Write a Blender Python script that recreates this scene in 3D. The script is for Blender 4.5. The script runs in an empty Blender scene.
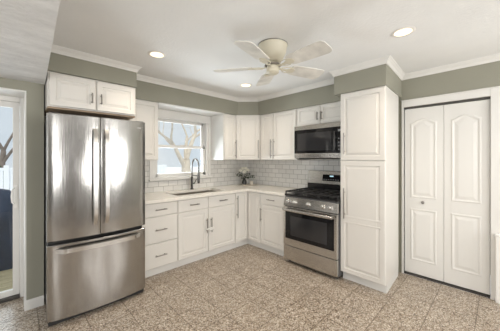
import bpy, math, random
from mathutils import Vector, Matrix
random.seed(7)
S = bpy.context.scene
COL = S.collection
PI = math.pi
V = Vector

# ------------------------------------------------------------------ camera
cam_d = bpy.data.cameras.new('camera')
cam = bpy.data.objects.new('camera', cam_d)
COL.objects.link(cam)
cam.location = (-3.329, -3.391, 1.389)
cam.rotation_euler = (PI/2, 0, math.radians(46.55-90))
cam_d.sensor_fit = 'HORIZONTAL'
cam_d.sensor_width = 36
cam_d.lens = 242.27/500*36
cam_d.shift_x = 0.0119
cam_d.shift_y = -0.0133
cam_d.clip_start = 0.02
S.camera = cam

# ------------------------------------------------------------------ world, light, exposure
S.view_settings.view_transform = 'Standard'
S.view_settings.look = 'None'
S.view_settings.gamma = 1
S.view_settings.use_curve_mapping = False
S.view_settings.exposure = 0.17
W = bpy.data.worlds.new('winter_sky')
S.world = W
W.use_nodes = True
nt = W.node_tree
bg = nt.nodes['Background']
tc = nt.nodes.new('ShaderNodeTexCoord')
nz = nt.nodes.new('ShaderNodeTexNoise')
nz.inputs['Scale'].default_value = 2.2
nz.inputs['Detail'].default_value = 4
rp = nt.nodes.new('ShaderNodeValToRGB')
rp.color_ramp.elements[0].position = 0.42
rp.color_ramp.elements[0].color = (0.80, 0.87, 0.95, 1)
rp.color_ramp.elements[1].position = 0.6
rp.color_ramp.elements[1].color = (0.98, 0.98, 0.98, 1)
nt.links.new(tc.outputs['Generated'], nz.inputs['Vector'])
nt.links.new(nz.outputs['Fac'], rp.inputs['Fac'])
nt.links.new(rp.outputs['Color'], bg.inputs['Color'])
bg.inputs['Strength'].default_value = 0.8

def area(name, loc, rot, sx, sy, power, color=(1, 1, 1)):
    d = bpy.data.lights.new(name, 'AREA')
    d.shape = 'RECTANGLE'
    d.size = sx
    d.size_y = sy
    d.energy = power
    d.color = color
    o = bpy.data.objects.new(name, d)
    COL.objects.link(o)
    o.location = loc
    o.rotation_euler = rot
    return o
sun_d = bpy.data.lights.new('winter_sun', 'SUN')
sun_d.energy = 2.0
sun_d.angle = math.radians(2)
sun_d.color = (1.0, 0.93, 0.82)
sun = bpy.data.objects.new('winter_sun', sun_d)
COL.objects.link(sun)
sun.rotation_euler = V((0.35, 0.62, -1.0)).to_track_quat('-Z', 'Y').to_euler()
# fill lamps added at the unseen rear and left windows, behind the camera
area('rear_fill', (-2.1, -5.52, 1.45), (-PI/2-0.2, 0, PI), 0.7, 1.3, 34, (1.0, 0.98, 0.95))
area('rear_fill', (-.75, -5.52, 1.45), (-PI/2-0.2, 0, PI), 0.7, 1.3, 34, (1.0, 0.98, 0.95))
area('rear_fill', (-4.6, -5.52, 1.45), (-PI/2-0.2, 0, PI), 1.1, 1.3, 34, (1.0, 0.98, 0.95))
area('left_fill', (-6.42, -2.6, 1.35), (PI/2, 0, -PI/2), 2.0, 1.4, 42, (0.97, 0.98, 1.0))
area('kitchen_window_daylight', (-1.43, 0.40, 1.15), (-PI/2-0.75, 0, 0), 0.9, 0.6, 48, (0.90, 0.95, 1.0))
area('patio_daylight', (-4.17, 0.45, 1.1), (-PI/2, 0, 0), 1.7, 1.7, 26, (0.90, 0.95, 1.0))

# ------------------------------------------------------------------ materials
def mat(name, col, rough=0.5, metal=0.0, spec=None, vary=0.0, scale=6.0, bump=0.0, bscale=40.0, stretch=None, coat=0, emit=None, es=0, alpha=None):
    m = bpy.data.materials.new(name)
    m.use_nodes = True
    t = m.node_tree
    b = t.nodes['Principled BSDF']
    b.inputs['Base Color'].default_value = (*col, 1)
    b.inputs['Roughness'].default_value = rough
    b.inputs['Metallic'].default_value = metal
    if spec is not None:
        b.inputs['Specular IOR Level'].default_value = spec
    if coat:
        b.inputs['Coat Weight'].default_value = coat
    if emit:
        b.inputs['Emission Color'].default_value = (*emit, 1)
        b.inputs['Emission Strength'].default_value = es
    c = t.nodes.new('ShaderNodeTexCoord')
    mp = t.nodes.new('ShaderNodeMapping')
    if stretch:
        mp.inputs['Scale'].default_value = stretch
    t.links.new(c.outputs['Object'], mp.inputs['Vector'])
    n = t.nodes.new('ShaderNodeTexNoise')
    n.inputs['Scale'].default_value = scale
    n.inputs['Detail'].default_value = 5
    t.links.new(mp.outputs['Vector'], n.inputs['Vector'])
    r = t.nodes.new('ShaderNodeValToRGB')
    k = max(vary, 0.01)
    r.color_ramp.elements[0].position = 0.3
    r.color_ramp.elements[1].position = 0.7
    r.color_ramp.elements[0].color = (*[x*(1-k) for x in col], 1)
    r.color_ramp.elements[1].color = (*[min(1, x*(1+k)) for x in col], 1)
    t.links.new(n.outputs['Fac'], r.inputs['Fac'])
    t.links.new(r.outputs['Color'], b.inputs['Base Color'])
    if bump:
        n2 = t.nodes.new('ShaderNodeTexNoise')
        n2.inputs['Scale'].default_value = bscale
        n2.inputs['Detail'].default_value = 4
        t.links.new(mp.outputs['Vector'], n2.inputs['Vector'])
        bp = t.nodes.new('ShaderNodeBump')
        bp.inputs['Strength'].default_value = bump
        bp.inputs['Distance'].default_value = 0.01
        t.links.new(n2.outputs['Fac'], bp.inputs['Height'])
        t.links.new(bp.outputs['Normal'], b.inputs['Normal'])
    return m

M = {}
M['wall'] = mat('sage_wall_paint', (0.295, 0.29, 0.235), 0.7, vary=0.03, scale=3, bump=0.08, bscale=90)
M['reflect_dark'] = mat('charcoal_reflection_paint', (0.07, 0.07, 0.07), 0.7, vary=0.03)  # dark tone given to the unseen rear wall to deepen refrigerator reflections
M['ceiling'] = mat('ceiling_paint', (0.84, 0.845, 0.84), 0.9, vary=0.03, scale=2, bump=0.25, bscale=45)
M['ceiling_low'] = mat('brushed_texture_ceiling', (0.74, 0.74, 0.735), 0.9, vary=0.10, scale=5, bump=1.0, bscale=22, stretch=(1.0, 2.6, 1))
M['trim'] = mat('white_trim_paint', (0.74, 0.73, 0.70), 0.4, vary=0.01)
M['cab'] = mat('cabinet_white', (0.72, 0.70, 0.66), 0.38, vary=0.01)
M['door'] = mat('closet_door_white', (0.73, 0.72, 0.69), 0.42, vary=0.01, bump=0.04, bscale=120, stretch=(1, 1, .1))
M['counter'] = mat('quartz_counter', (0.80, 0.77, 0.71), 0.22, vary=0.05, scale=25)
M['steel'] = mat('brushed_steel', (0.44, 0.43, 0.415), 0.2, 1.0, vary=0.05, scale=14, bump=0.05, bscale=16, stretch=(6, 6, .3))
def wavy(m):
    t = m.node_tree
    b = t.nodes['Principled BSDF']
    old = b.inputs['Normal'].links[0].from_node
    c = t.nodes.new('ShaderNodeTexCoord')
    mp = t.nodes.new('ShaderNodeMapping')
    mp.inputs['Scale'].default_value = (2.4, 2.4, 1.3)
    n = t.nodes.new('ShaderNodeTexNoise')
    n.inputs['Scale'].default_value = 1.6
    n.inputs['Detail'].default_value = 1
    bp = t.nodes.new('ShaderNodeBump')
    bp.inputs['Strength'].default_value = 0.55
    bp.inputs['Distance'].default_value = 0.02
    t.links.new(c.outputs['Object'], mp.inputs['Vector'])
    t.links.new(mp.outputs['Vector'], n.inputs['Vector'])
    t.links.new(n.outputs['Fac'], bp.inputs['Height'])
    t.links.new(bp.outputs['Normal'], old.inputs['Normal'])
wavy(M['steel'])
M['walnut'] = mat('added_walnut_door', (0.07, 0.045, 0.03), 0.45, vary=0.2, scale=8, stretch=(6, 6, .6))  # for the added rear door, there for the refrigerator reflection
M['steel_h'] = mat('brushed_steel_horizontal', (0.60, 0.585, 0.56), 0.22, 1.0, vary=0.05, scale=14, bump=0.05, bscale=16, stretch=(.5, .5, 8))
M['handle'] = mat('satin_handle_steel', (0.62, 0.61, 0.59), 0.26, 1.0)
M['nickel'] = mat('nickel_pull', (0.30, 0.285, 0.265), 0.3, 1.0)
M['chrome'] = mat('faucet_steel', (0.13, 0.125, 0.12), 0.25, 1.0)
M['sink'] = mat('sink_steel', (0.42, 0.38, 0.33), 0.4, 1.0)
M['black'] = mat('black_enamel', (0.012, 0.012, 0.013), 0.22)
M['iron'] = mat('cast_iron', (0.018, 0.018, 0.018), 0.5)
M['glass_black'] = mat('black_glass', (0.008, 0.008, 0.009), 0.05, spec=0.35)
M['oven_glass'] = mat('oven_window_glass', (0.03, 0.03, 0.032), 0.05, spec=0.45)
M['grey_side'] = mat('appliance_grey', (0.09, 0.09, 0.09), 0.5)
M['gap_rubber'] = mat('dark_rubber', (0.02, 0.02, 0.02), 0.7)  # near-black, for the refrigerator gasket and kick grille
M['wood'] = mat('raw_plywood', (0.36, 0.27, 0.19), 0.6, vary=0.15, scale=12, stretch=(1, 8, 1))
M['fan_white'] = mat('fan_cream', (0.66, 0.62, 0.50), 0.45)
M['blade'] = mat('fan_blade_washed', (0.72, 0.70, 0.65), 0.5, vary=0.16, scale=9, stretch=(1, 1, 1))
M['lamp'] = mat('lamp_glow', (1, .9, .75), 0.5, emit=(1.0, 0.76, 0.45), es=1.7)
M['can'] = mat('can_trim_white', (0.82, 0.8, 0.76), 0.5)
M['petal'] = mat('white_petals', (0.9, 0.88, 0.78), 0.7)
M['leaf'] = mat('dark_leaf', (0.035, 0.05, 0.025), 0.6, vary=0.3)
M['ceramic'] = mat('cream_ceramic', (0.78, 0.72, 0.62), 0.35)
M['dark_glass'] = mat('dark_vase', (0.03, 0.028, 0.026), 0.12)
M['plastic'] = mat('white_plastic', (0.82, 0.81, 0.78), 0.35)
M['display'] = mat('display_glow', (0.3, 0.5, 0.6), 0.3, emit=(0.55, 0.8, 0.9), es=0.7)
M['print'] = mat('grey_print', (0.35, 0.35, 0.35), 0.5)
M['brass'] = mat('copper_burner', (0.45, 0.3, 0.16), 0.35, 1.0)
M['alu'] = mat('track_aluminium', (0.10, 0.095, 0.09), 0.4, 0.8)
M['snow'] = mat('snow', (0.86, 0.88, 0.92), 0.8, vary=0.04, scale=.6, bump=0.4, bscale=2)
M['bark'] = mat('tree_bark', (0.62, 0.55, 0.46), 0.9, vary=0.15, scale=6, bump=0.5, bscale=12)
M['twig'] = mat('grey_branch', (0.20, 0.17, 0.15), 0.9, vary=0.2)
M['deck'] = mat('deck_boards', (0.48, 0.41, 0.26), 0.7, vary=0.2, scale=8, stretch=(1, 8, 1))
M['vinyl'] = mat('white_vinyl_fence', (0.80, 0.84, 0.90), 0.5)
M['tarp'] = mat('navy_tarp', (0.018, 0.028, 0.055), 0.55, vary=0.3, bump=0.6, bscale=9)
M['siding'] = mat('tan_siding', (0.52, 0.47, 0.42), 0.8, vary=0.05)
M['roof'] = mat('snowy_roof', (0.72, 0.73, 0.77), 0.8, vary=0.06)
M['hedge'] = mat('evergreen_hedge', (0.06, 0.08, 0.05), 0.9, vary=0.4, scale=14, bump=1, bscale=14)
M['rust'] = mat('door_sweep_dark', (0.05, 0.045, 0.04), 0.5)
M['rubber'] = mat('rubber', (0.05, 0.05, 0.05), 0.8)

def glass_mat():
    m = bpy.data.materials.new('window_glass')
    m.use_nodes = True
    t = m.node_tree
    for n in list(t.nodes):
        t.nodes.remove(n)
    o = t.nodes.new('ShaderNodeOutputMaterial')
    tr = t.nodes.new('ShaderNodeBsdfTransparent')
    tr.inputs['Color'].default_value = (0.95, 0.97, 0.97, 1)
    g = t.nodes.new('ShaderNodeBsdfGlossy')
    g.inputs['Roughness'].default_value = 0.02
    mx = t.nodes.new('ShaderNodeMixShader')
    lw = t.nodes.new('ShaderNodeFresnel')
    lw.inputs['IOR'].default_value = 1.35
    t.links.new(lw.outputs[0], mx.inputs['Fac'])
    t.links.new(tr.outputs[0], mx.inputs[1])
    t.links.new(g.outputs[0], mx.inputs[2])
    t.links.new(mx.outputs[0], o.inputs['Surface'])
    return m
M['glass'] = glass_mat()

def tile_mat(name, axis):
    """white subway tile, grout and joints in real metres; axis = horizontal axis of the wall"""
    m = bpy.data.materials.new(name)
    m.use_nodes = True
    t = m.node_tree
    b = t.nodes['Principled BSDF']
    c = t.nodes.new('ShaderNodeTexCoord')
    sp = t.nodes.new('ShaderNodeSeparateXYZ')
    cb = t.nodes.new('ShaderNodeCombineXYZ')
    t.links.new(c.outputs['Object'], sp.inputs[0])
    t.links.new(sp.outputs[axis], cb.inputs[0])
    t.links.new(sp.outputs['Z'], cb.inputs[1])
    br = t.nodes.new('ShaderNodeTexBrick')
    br.inputs['Scale'].default_value = 1
    br.inputs['Brick Width'].default_value = 0.152
    br.inputs['Row Height'].default_value = 0.076
    br.inputs['Mortar Size'].default_value = 0.0032
    br.inputs['Mortar Smooth'].default_value = 0.3
    br.inputs['Color1'].default_value = (0.76, 0.75, 0.72, 1)
    br.inputs['Color2'].default_value = (0.68, 0.67, 0.64, 1)
    br.inputs['Mortar'].default_value = (0.38, 0.37, 0.35, 1)
    t.links.new(cb.outputs[0], br.inputs['Vector'])
    t.links.new(br.outputs['Color'], b.inputs['Base Color'])
    bp = t.nodes.new('ShaderNodeBump')
    bp.inputs['Strength'].default_value = 0.5
    bp.inputs['Distance'].default_value = 0.004
    inv = t.nodes.new('ShaderNodeMath')
    inv.operation = 'SUBTRACT'
    inv.inputs[0].default_value = 1
    t.links.new(br.outputs['Fac'], inv.inputs[1])
    t.links.new(inv.outputs[0], bp.inputs['Height'])
    t.links.new(bp.outputs['Normal'], b.inputs['Normal'])
    b.inputs['Roughness'].default_value = 0.16
    return m
M['tile_x'] = tile_mat('subway_tile_sink_wall', 'X')
M['tile_y'] = tile_mat('subway_tile_range_wall', 'Y')

def floor_mat():
    m = bpy.data.materials.new('speckled_floor_tile')
    m.use_nodes = True
    t = m.node_tree
    b = t.nodes['Principled BSDF']
    c = t.nodes.new('ShaderNodeTexCoord')
    vo = t.nodes.new('ShaderNodeTexVoronoi')
    vo.inputs['Scale'].default_value = 135
    t.links.new(c.outputs['Object'], vo.inputs['Vector'])
    sx = t.nodes.new('ShaderNodeSeparateXYZ')
    t.links.new(vo.outputs['Color'], sx.inputs[0])
    r = t.nodes.new('ShaderNodeValToRGB')
    cr = r.color_ramp
    cr.interpolation = 'CONSTANT'
    cr.elements[0].position = 0
    cr.elements[0].color = (0.13, 0.09, 0.06, 1)
    cr.elements[1].position = 0.2
    cr.elements[1].color = (0.31, 0.24, 0.173, 1)
    for p, q in ((0.42, (0.44, 0.365, 0.288)), (0.68, (0.54, 0.47, 0.39)), (0.88, (0.74, 0.685, 0.60))):
        e = cr.elements.new(p)
        e.color = (*q, 1)
    t.links.new(sx.outputs[0], r.inputs['Fac'])
    # wide faint patches
    n = t.nodes.new('ShaderNodeTexNoise')
    n.inputs['Scale'].default_value = 9
    n.inputs['Detail'].default_value = 6
    t.links.new(c.outputs['Object'], n.inputs['Vector'])
    r2 = t.nodes.new('ShaderNodeValToRGB')
    r2.color_ramp.elements[0].position = 0.3
    r2.color_ramp.elements[0].color = (0.86, 0.85, 0.84, 1)
    r2.color_ramp.elements[1].position = 0.7
    r2.color_ramp.elements[1].color = (1, 1, 1, 1)
    t.links.new(n.outputs['Fac'], r2.inputs['Fac'])
    mx = t.nodes.new('ShaderNodeMixRGB')
    mx.blend_type = 'MULTIPLY'
    mx.inputs['Fac'].default_value = 1
    t.links.new(r.outputs['Color'], mx.inputs[1])
    t.links.new(r2.outputs['Color'], mx.inputs[2])
    br = t.nodes.new('ShaderNodeTexBrick')
    br.offset = 0
    br.inputs['Scale'].default_value = 1
    br.inputs['Brick Width'].default_value = 0.305
    br.inputs['Row Height'].default_value = 0.305
    br.inputs['Mortar Size'].default_value = 0.0035
    br.inputs['Color1'].default_value = (1, 1, 1, 1)
    br.inputs['Color2'].default_value = (0.95, 0.95, 0.95, 1)
    br.inputs['Mortar'].default_value = (0.45, 0.41, 0.37, 1)
    mp = t.nodes.new('ShaderNodeMapping')
    mp.inputs['Location'].default_value = (0.13, 0.2, 0)
    t.links.new(c.outputs['Object'], mp.inputs['Vector'])
    t.links.new(mp.outputs['Vector'], br.inputs['Vector'])
    mx2 = t.nodes.new('ShaderNodeMixRGB')
    mx2.blend_type = 'MULTIPLY'
    mx2.inputs['Fac'].default_value = 1
    t.links.new(mx.outputs[0], mx2.inputs[1])
    t.links.new(br.outputs['Color'], mx2.inputs[2])
    t.links.new(mx2.outputs[0], b.inputs['Base Color'])
    b.inputs['Roughness'].default_value = 0.28
    return m
M['floor'] = floor_mat()

# ------------------------------------------------------------------ mesh helpers
class MB:
    def __init__(s):
        s.v = []
        s.f = []
    def add(s, vs, fs):
        b = len(s.v)
        s.v += [V(p) for p in vs]
        s.f += [[b+i for i in f] for f in fs]
        return s
    def box(s, x0, x1, y0, y1, z0, z1):
        vs = [(x, y, z) for z in (z0, z1) for y in (y0, y1) for x in (x0, x1)]
        return s.add(vs, [(0, 2, 3, 1), (4, 5, 7, 6), (0, 1, 5, 4), (2, 6, 7, 3), (0, 4, 6, 2), (1, 3, 7, 5)])
    def hexa(s, bottom, top):
        return s.add(list(bottom)+list(top), [(3, 2, 1, 0), (4, 5, 6, 7), (0, 1, 5, 4), (1, 2, 6, 5), (2, 3, 7, 6), (3, 0, 4, 7)])
    def prism(s, pts, z0, z1):
        n = len(pts)
        vs = [(p[0], p[1], z0) for p in pts]+[(p[0], p[1], z1) for p in pts]
        fs = [list(range(n))[::-1], list(range(n, 2*n))]+[(i, (i+1) % n, n+(i+1) % n, n+i) for i in range(n)]
        return s.add(vs, fs)
    def loops(s, L, cap0=True, cap1=True, closed=True):
        n = len(L[0])
        vs = [p for l in L for p in l]
        fs = []
        for k in range(len(L)-1):
            for i in range(n if closed else n-1):
                j = (i+1) % n
                fs.append((k*n+i, k*n+j, (k+1)*n+j, (k+1)*n+i))
        if cap0:
            fs.append(list(range(n))[::-1])
        if cap1:
            fs.append(list(range((len(L)-1)*n, len(L)*n)))
        return s.add(vs, fs)
    def tube(s, pts, r, seg=10, caps=True):
        pts = [V(p) for p in pts]
        rs = r if isinstance(r, (list, tuple)) else [r]*len(pts)
        L = []
        up = None
        for i, p in enumerate(pts):
            d = (pts[min(i+1, len(pts)-1)]-pts[max(i-1, 0)]).normalized()
            if up is None:
                up = d.orthogonal().normalized()
            up = (up-d*up.dot(d))
            up = up.normalized() if up.length > 1e-6 else d.orthogonal().normalized()
            w = d.cross(up)
            L.append([p+(up*math.cos(2*PI*k/seg)+w*math.sin(2*PI*k/seg))*rs[i] for k in range(seg)])
        return s.loops(L, caps, caps)
    def lathe(s, c, prof, seg=28, axis='z', cap0=True, cap1=True):
        L = []
        for r, h in prof:
            l = []
            for k in range(seg):
                a = 2*PI*k/seg
                x, y = r*math.cos(a), r*math.sin(a)
                if axis == 'z':
                    l.append(V(c)+V((x, y, h)))
                elif axis == 'x':
                    l.append(V(c)+V((h, x, y)))
                else:
                    l.append(V(c)+V((y, h, x)))
            L.append(l)
        return s.loops(L, cap0, cap1)
    def build(s, name, m, parent=None, bevel=0, smooth=False, origin=None, xf=None):
        o0 = V(parent['_w']) if parent is not None and '_w' in parent else V((0, 0, 0))
        org = V(origin) if origin is not None else V((0, 0, 0))
        me = bpy.data.meshes.new(name)
        vv = [(xf @ p if xf else p)-o0-(org if parent is None else V((0, 0, 0))) for p in s.v]
        me.from_pydata([tuple(p) for p in vv], [], s.f)
        me.materials.append(m)
        import bmesh
        bm = bmesh.new()
        bm.from_mesh(me)
        bmesh.ops.recalc_face_normals(bm, faces=bm.faces)
        bm.to_mesh(me)
        bm.free()
        if smooth:
            for p in me.polygons:
                p.use_smooth = True
        o = bpy.data.objects.new(name, me)
        COL.objects.link(o)
        if parent is not None:
            o.parent = parent
            o['_w'] = list(o0)
        else:
            o.location = org
            o['_w'] = list(org)
        if bevel:
            b = o.modifiers.new('bevel', 'BEVEL')
            b.width = bevel
            b.segments = 2
            b.limit_method = 'ANGLE'
            b.angle_limit = math.radians(40)
        if smooth:
            try:
                me.set_sharp_from_angle(angle=math.radians(40))
            except Exception:
                pass
        return o

def thing(name, label, cat, loc=(0, 0, 0), group=None):
    o = bpy.data.objects.new(name, None)
    COL.objects.link(o)
    o.location = loc
    o.empty_display_size = 0.05
    o['_w'] = list(loc)
    return tag(o, label, cat, group)
def tag(o, label, cat, group=None):
    o['label'] = label
    o['category'] = cat
    if group:
        o['group'] = group
    return o
def struct(name, mb, m, bevel=0, smooth=False, label=None):
    o = mb.build(name, m, None, bevel, smooth)
    o['kind'] = 'structure'
    if label:
        o['label'] = label
    return o
def sroot(name, loc, label=None):
    o = bpy.data.objects.new(name, None)
    COL.objects.link(o)
    o.location = loc
    o['_w'] = list(loc)
    o['kind'] = 'structure'
    if label:
        o['label'] = label
    return o

def sweep(path, prof, z):
    """path of (x, y); prof of (outward offset to the right of travel, dz)"""
    n = len(path)
    L = []
    for i, p in enumerate(path):
        p = V((p[0], p[1]))
        ds = []
        if i > 0:
            ds.append((p-V(path[i-1][:2])).normalized())
        if i < n-1:
            ds.append((V(path[i+1][:2])-p).normalized())
        ns = [V((d.y, -d.x)) for d in ds]
        if len(ns) == 2:
            m = (ns[0]+ns[1]).normalized()
            m = m/max(0.3, m.dot(ns[0]))
        else:
            m = ns[0]
        L.append([V((p.x+m.x*o, p.y+m.y*o, z+h)) for o, h in prof])
    return MB().loops(L)

# ------------------------------------------------------------------ dimensions
CE = 2.404
UZ0, UZ1 = 1.37, 2.12      # wall cabinets
UD, BD = 0.365, 0.62
FLX = -3.12                # left side of refrigerator bay
XR = 0.105                 # closet wall
YB, XL = -5.6, -6.5

# ------------------------------------------------------------------ floor and ceilings
struct('floor', MB().box(XL, XR, YB, 0.0, -0.06, 0), M['floor'])
struct('ceiling', MB().box(-3.36, XR, YB, 0.0, CE, CE+0.1), M['ceiling'])
struct('ceiling', MB().prism([(XL, 0), (-3.115, 0), (-3.118, -.40), (-3.181, -2.04), (-3.318, YB), (XL, YB)], 2.10, CE-.0005), M['ceiling_low'], label='lower brushed-texture ceiling over the patio door side')

# sink wall with its window opening
wx0, wx1, wz0, wz1 = -1.90, -0.95, 1.12, 2.03
wb = MB()
wb.box(-3.25, wx0, 0, 0.16, 0, CE)
wb.box(wx1, 0.2, 0, 0.16, 0, CE)
wb.box(wx0, wx1, 0, 0.16, 0, wz0)
wb.box(wx0, wx1, 0, 0.16, wz1, CE)
struct('wall_back', wb, M['wall'])
struct('wall_right', MB().box(0, XR+0.1, -2.54, 0, 0, CE), M['wall'])
# closet wall with its opening
dy0, dy1, dz1 = -2.590, -3.328, 2.012
cb = MB()
cb.box(XR, XR+0.12, YB, dy1, 0, CE)
cb.box(XR, XR+0.12, dy0, -2.5, 0, CE)
cb.box(XR, XR+0.12, dy1, dy0, dz1, CE)
cb.box(XR+0.70, XR+0.72, dy1-0.2, dy0+0.1, 0, CE)
struct('wall_closet', cb, M['wall'])
# patio wall, standing forward of the sink wall; the door sits in a recess
pb = MB()
pb.box(-3.25, FLX-0.005, -0.40, 0.0, 0, 2.10)
pb.box(-5.20, -3.25, -0.40, 0.02, 2.014, 2.10)
pb.box(XL, -5.20, -0.40, 0.02, 0, 2.10)
struct('wall_patio', pb, M['wall'])
rb = MB()
rb.box(XL, -5.15, YB-0.12, YB, 0, CE)
rb.box(-4.05, -2.45, YB-0.12, YB, 0, CE)
rb.box(-1.75, -1.10, YB-0.12, YB, 0, CE)
rb.box(-0.40, XR+.12, YB-0.12, YB, 0, CE)
for a, b in ((-5.15, -4.05), (-2.45, -1.75), (-1.10, -.40)):
    rb.box(a, b, YB-0.12, YB, 0, 0.8)
    rb.box(a, b, YB-0.12, YB, 2.1, CE)
struct('wall_rear', rb, M['reflect_dark'])
lb = MB()
lb.box(XL-0.12, XL, YB, -3.6, 0, CE)
lb.box(XL-0.12, XL, -1.6, 0, 0, CE)
lb.box(XL-0.12, XL, -3.6, -1.6, 0, 0.65)
lb.box(XL-0.12, XL, -3.6, -1.6, 2.05, CE)
struct('wall_left', lb, M['wall'])

# soffits above the cabinets
sf = MB()
sf.prism([(-2.345, 0), (-2.345, -UD), (-0.61, -UD), (-UD, -0.61), (-UD, -2.06), (0, -2.06), (0, 0)], UZ1, CE)
sf.prism([(-2.345, 0), (-3.114, 0), (-3.124, -BD), (-2.345, -BD)], 2.183, CE)
sf.prism([(-UD, -2.06), (-BD, -2.06), (-BD, -2.605), (XR, -2.565), (XR, -2.06)], 2.135, CE)
struct('wall_soffit', sf, M['wall'])
crown = [(0, -0.058), (0.008, -0.058), (0.010, -0.048), (0.012, -0.045), (0.020, -0.029), (0.034, -0.016), (0.037, -0.010), (0.044, -0.008), (0.046, 0), (0, 0)]
struct('trim_1', sweep([(-3.124, -BD), (-2.345, -BD), (-2.345, -UD), (-0.61, -UD), (-UD, -0.61), (-UD, -2.06), (-BD, -2.06), (-BD, -2.605), (XR, -2.565), (XR, YB)], crown, CE), M['trim'])
# white boards lining the window recess
struct('trim_2', MB().box(-1.972, -0.905, -UD+0.003, 0, UZ1-0.014, UZ1-0.0005), M['trim'], 0.001)

# backsplash
ts = MB()
ts.box(-2.35, wx0-0.05, -0.008, 0, 0.914, UZ0)
ts.box(wx0-0.05, -0.90, -0.008, 0, 0.914, 1.075)
ts.box(-0.90, 0, -0.008, 0, 0.914, UZ0)
struct('wall_tile', ts, M['tile_x'])
struct('wall_tile', MB().box(-0.008, 0, -2.128, -0.008, 0.914, UZ0+.02), M['tile_y'])

# baseboards
bp_ = [(0, 0), (0.014, 0), (0.014, 0.07), (0.009, 0.085), (0.0, 0.09)]
struct('baseboard_patio', sweep([(-3.25, -0.06), (-3.25, -0.40), (FLX-.006, -0.40)][::1], [(o, h) for o, h in bp_], 0), M['trim'])
struct('baseboard_right', sweep([(XR, -3.42), (XR, YB)], bp_, 0), M['trim'])
struct('baseboard_left', sweep([(XL, YB), (XL, -.4)], bp_, 0), M['trim'])
struct('baseboard_rear', sweep([(XR, YB), (XL, YB)], bp_, 0), M['trim'])

# ------------------------------------------------------------------ kitchen window
w1 = sroot('window_1', (-1.425, 0, 1.1), 'white double-hung kitchen window above the sink')
c = MB()
c.box(-1.955, wx0, -0.02, -.0002, 1.1002, 1.9848)
c.box(wx1, -0.912, -0.02, -.0002, 1.1002, 1.9848)
c.box(-1.955, -0.912, -0.024, -.0002, 1.985, 2.105)
c.build('window_casing', M['trim'], w1, 0.003)
MB().box(-1.965, -0.895, -0.045, -0.0002, 1.075, 1.10).build('window_sill', M['trim'], w1, 0.004)
c = MB()
for a, b in ((wx0+.0005, wx0+0.045), (wx1-0.045, wx1-.0005)):
    c.box(a, b, -0.006, 0.15, 1.1252, 1.9845)
c.box(wx0+.0005, wx1-.0005, 0.001, 0.15, 1.985, 2.0295)
c.box(wx0+.0005, wx1-.0005, -0.012, 0.15, 1.1205, 1.125)
c.box(wx0+.0005, wx1-.0005, -0.012, -.0003, 1.1004, 1.1204)
c.build('window_frame', M['trim'], w1, 0.003)
def sash(x0, x1, z0, z1, y0, y1, st=0.035, b=0.04, t=0.035):
    c = MB()
    c.box(x0, x0+st, y0, y1, z0, z1)
    c.box(x1-st, x1, y0, y1, z0, z1)
    c.box(x0, x1, y0, y1, z0, z0+b)
    c.box(x0, x1, y0, y1, z1-t, z1)
    s = c.build('sash', M['trim'], w1, 0.002)
    MB().box(x0+st, x1-st, (y0+y1)/2-.002, (y0+y1)/2+.002, z0+b, z1-t).build('pane', M['glass'], s)
sash(wx0+.046, wx1-.046, 1.56, 1.984, 0.085, 0.12)
sash(wx0+.046, wx1-.046, 1.126, 1.595, 0.035, 0.07, b=0.045, t=0.04)
MB().box(-1.46, -1.39, 0.015, 0.04, 1.593, 1.607).build('sash_lock', M['plastic'], w1, 0.002)

# unseen rear and left windows, added to place the fill lamps and reflections
def plain_window(name, axis, a, b, p, z0, z1):
    r = sroot(name, ((a+b)/2, p, z0) if axis == 'x' else (p, (a+b)/2, z0))
    c = MB()
    s = 1 if p < -6 or axis == 'x' else -1
    def bx(u0, u1, d0, d1, z0, z1):
        if axis == 'x':
            c.box(u0, u1, p+d0, p+d1, z0, z1)
        else:
            c.box(p+d0, p+d1, u0, u1, z0, z1)
    m = (a+b)/2
    for u0, u1 in ((a-.07, a), (b, b+.07)):
        bx(u0, u1, 0, .02, z0-.07, z1+.07)
    bx(a-.07, b+.07, 0, .02, z0-.07, z0)
    bx(a-.07, b+.07, 0, .02, z1, z1+.07)
    bx(m-.03, m+.03, -.05, -.01, z0, z1)
    bx(a, b, -.05, -.01, (z0+z1)/2-.02, (z0+z1)/2+.02)
    c.build('window_casing', M['trim'], r, 0.003)
plain_window('window_added_2', 'x', -2.45, -1.75, YB, 0.8, 2.1)
plain_window('window_added_5', 'x', -1.10, -.40, YB, 0.8, 2.1)
plain_window('window_added_3', 'x', -5.15, -4.05, YB, 0.8, 2.1)
plain_window('window_added_4', 'y', -3.6, -1.6, XL, 0.65, 2.05)

d3 = sroot('door_added', (-3.25, YB, 0), 'dark door added in the rear wall for the refrigerator to reflect')  # unseen door, added as a dark area in the refrigerator reflection
MB().box(-3.75, -2.82, YB+.001, YB+.045, 0.005, 2.03).build('door_leaf', M['walnut'], d3, .003)
mb = MB()
mb.box(-3.82, -3.753, YB+.001, YB+.02, 0, 2.10)
mb.box(-2.817, -2.75, YB+.001, YB+.02, 0, 2.10)
mb.box(-3.753, -2.817, YB+.001, YB+.02, 2.033, 2.10)
mb.build('door_casing', M['trim'], d3, .003)
MB().lathe((-2.88, YB+.045, 1.0), [(.01, 0), (.01, .03), (.026, .04), (.028, .055), (.001, .062)], axis='y').build('knob', M['nickel'], d3, 0, True)
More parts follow.
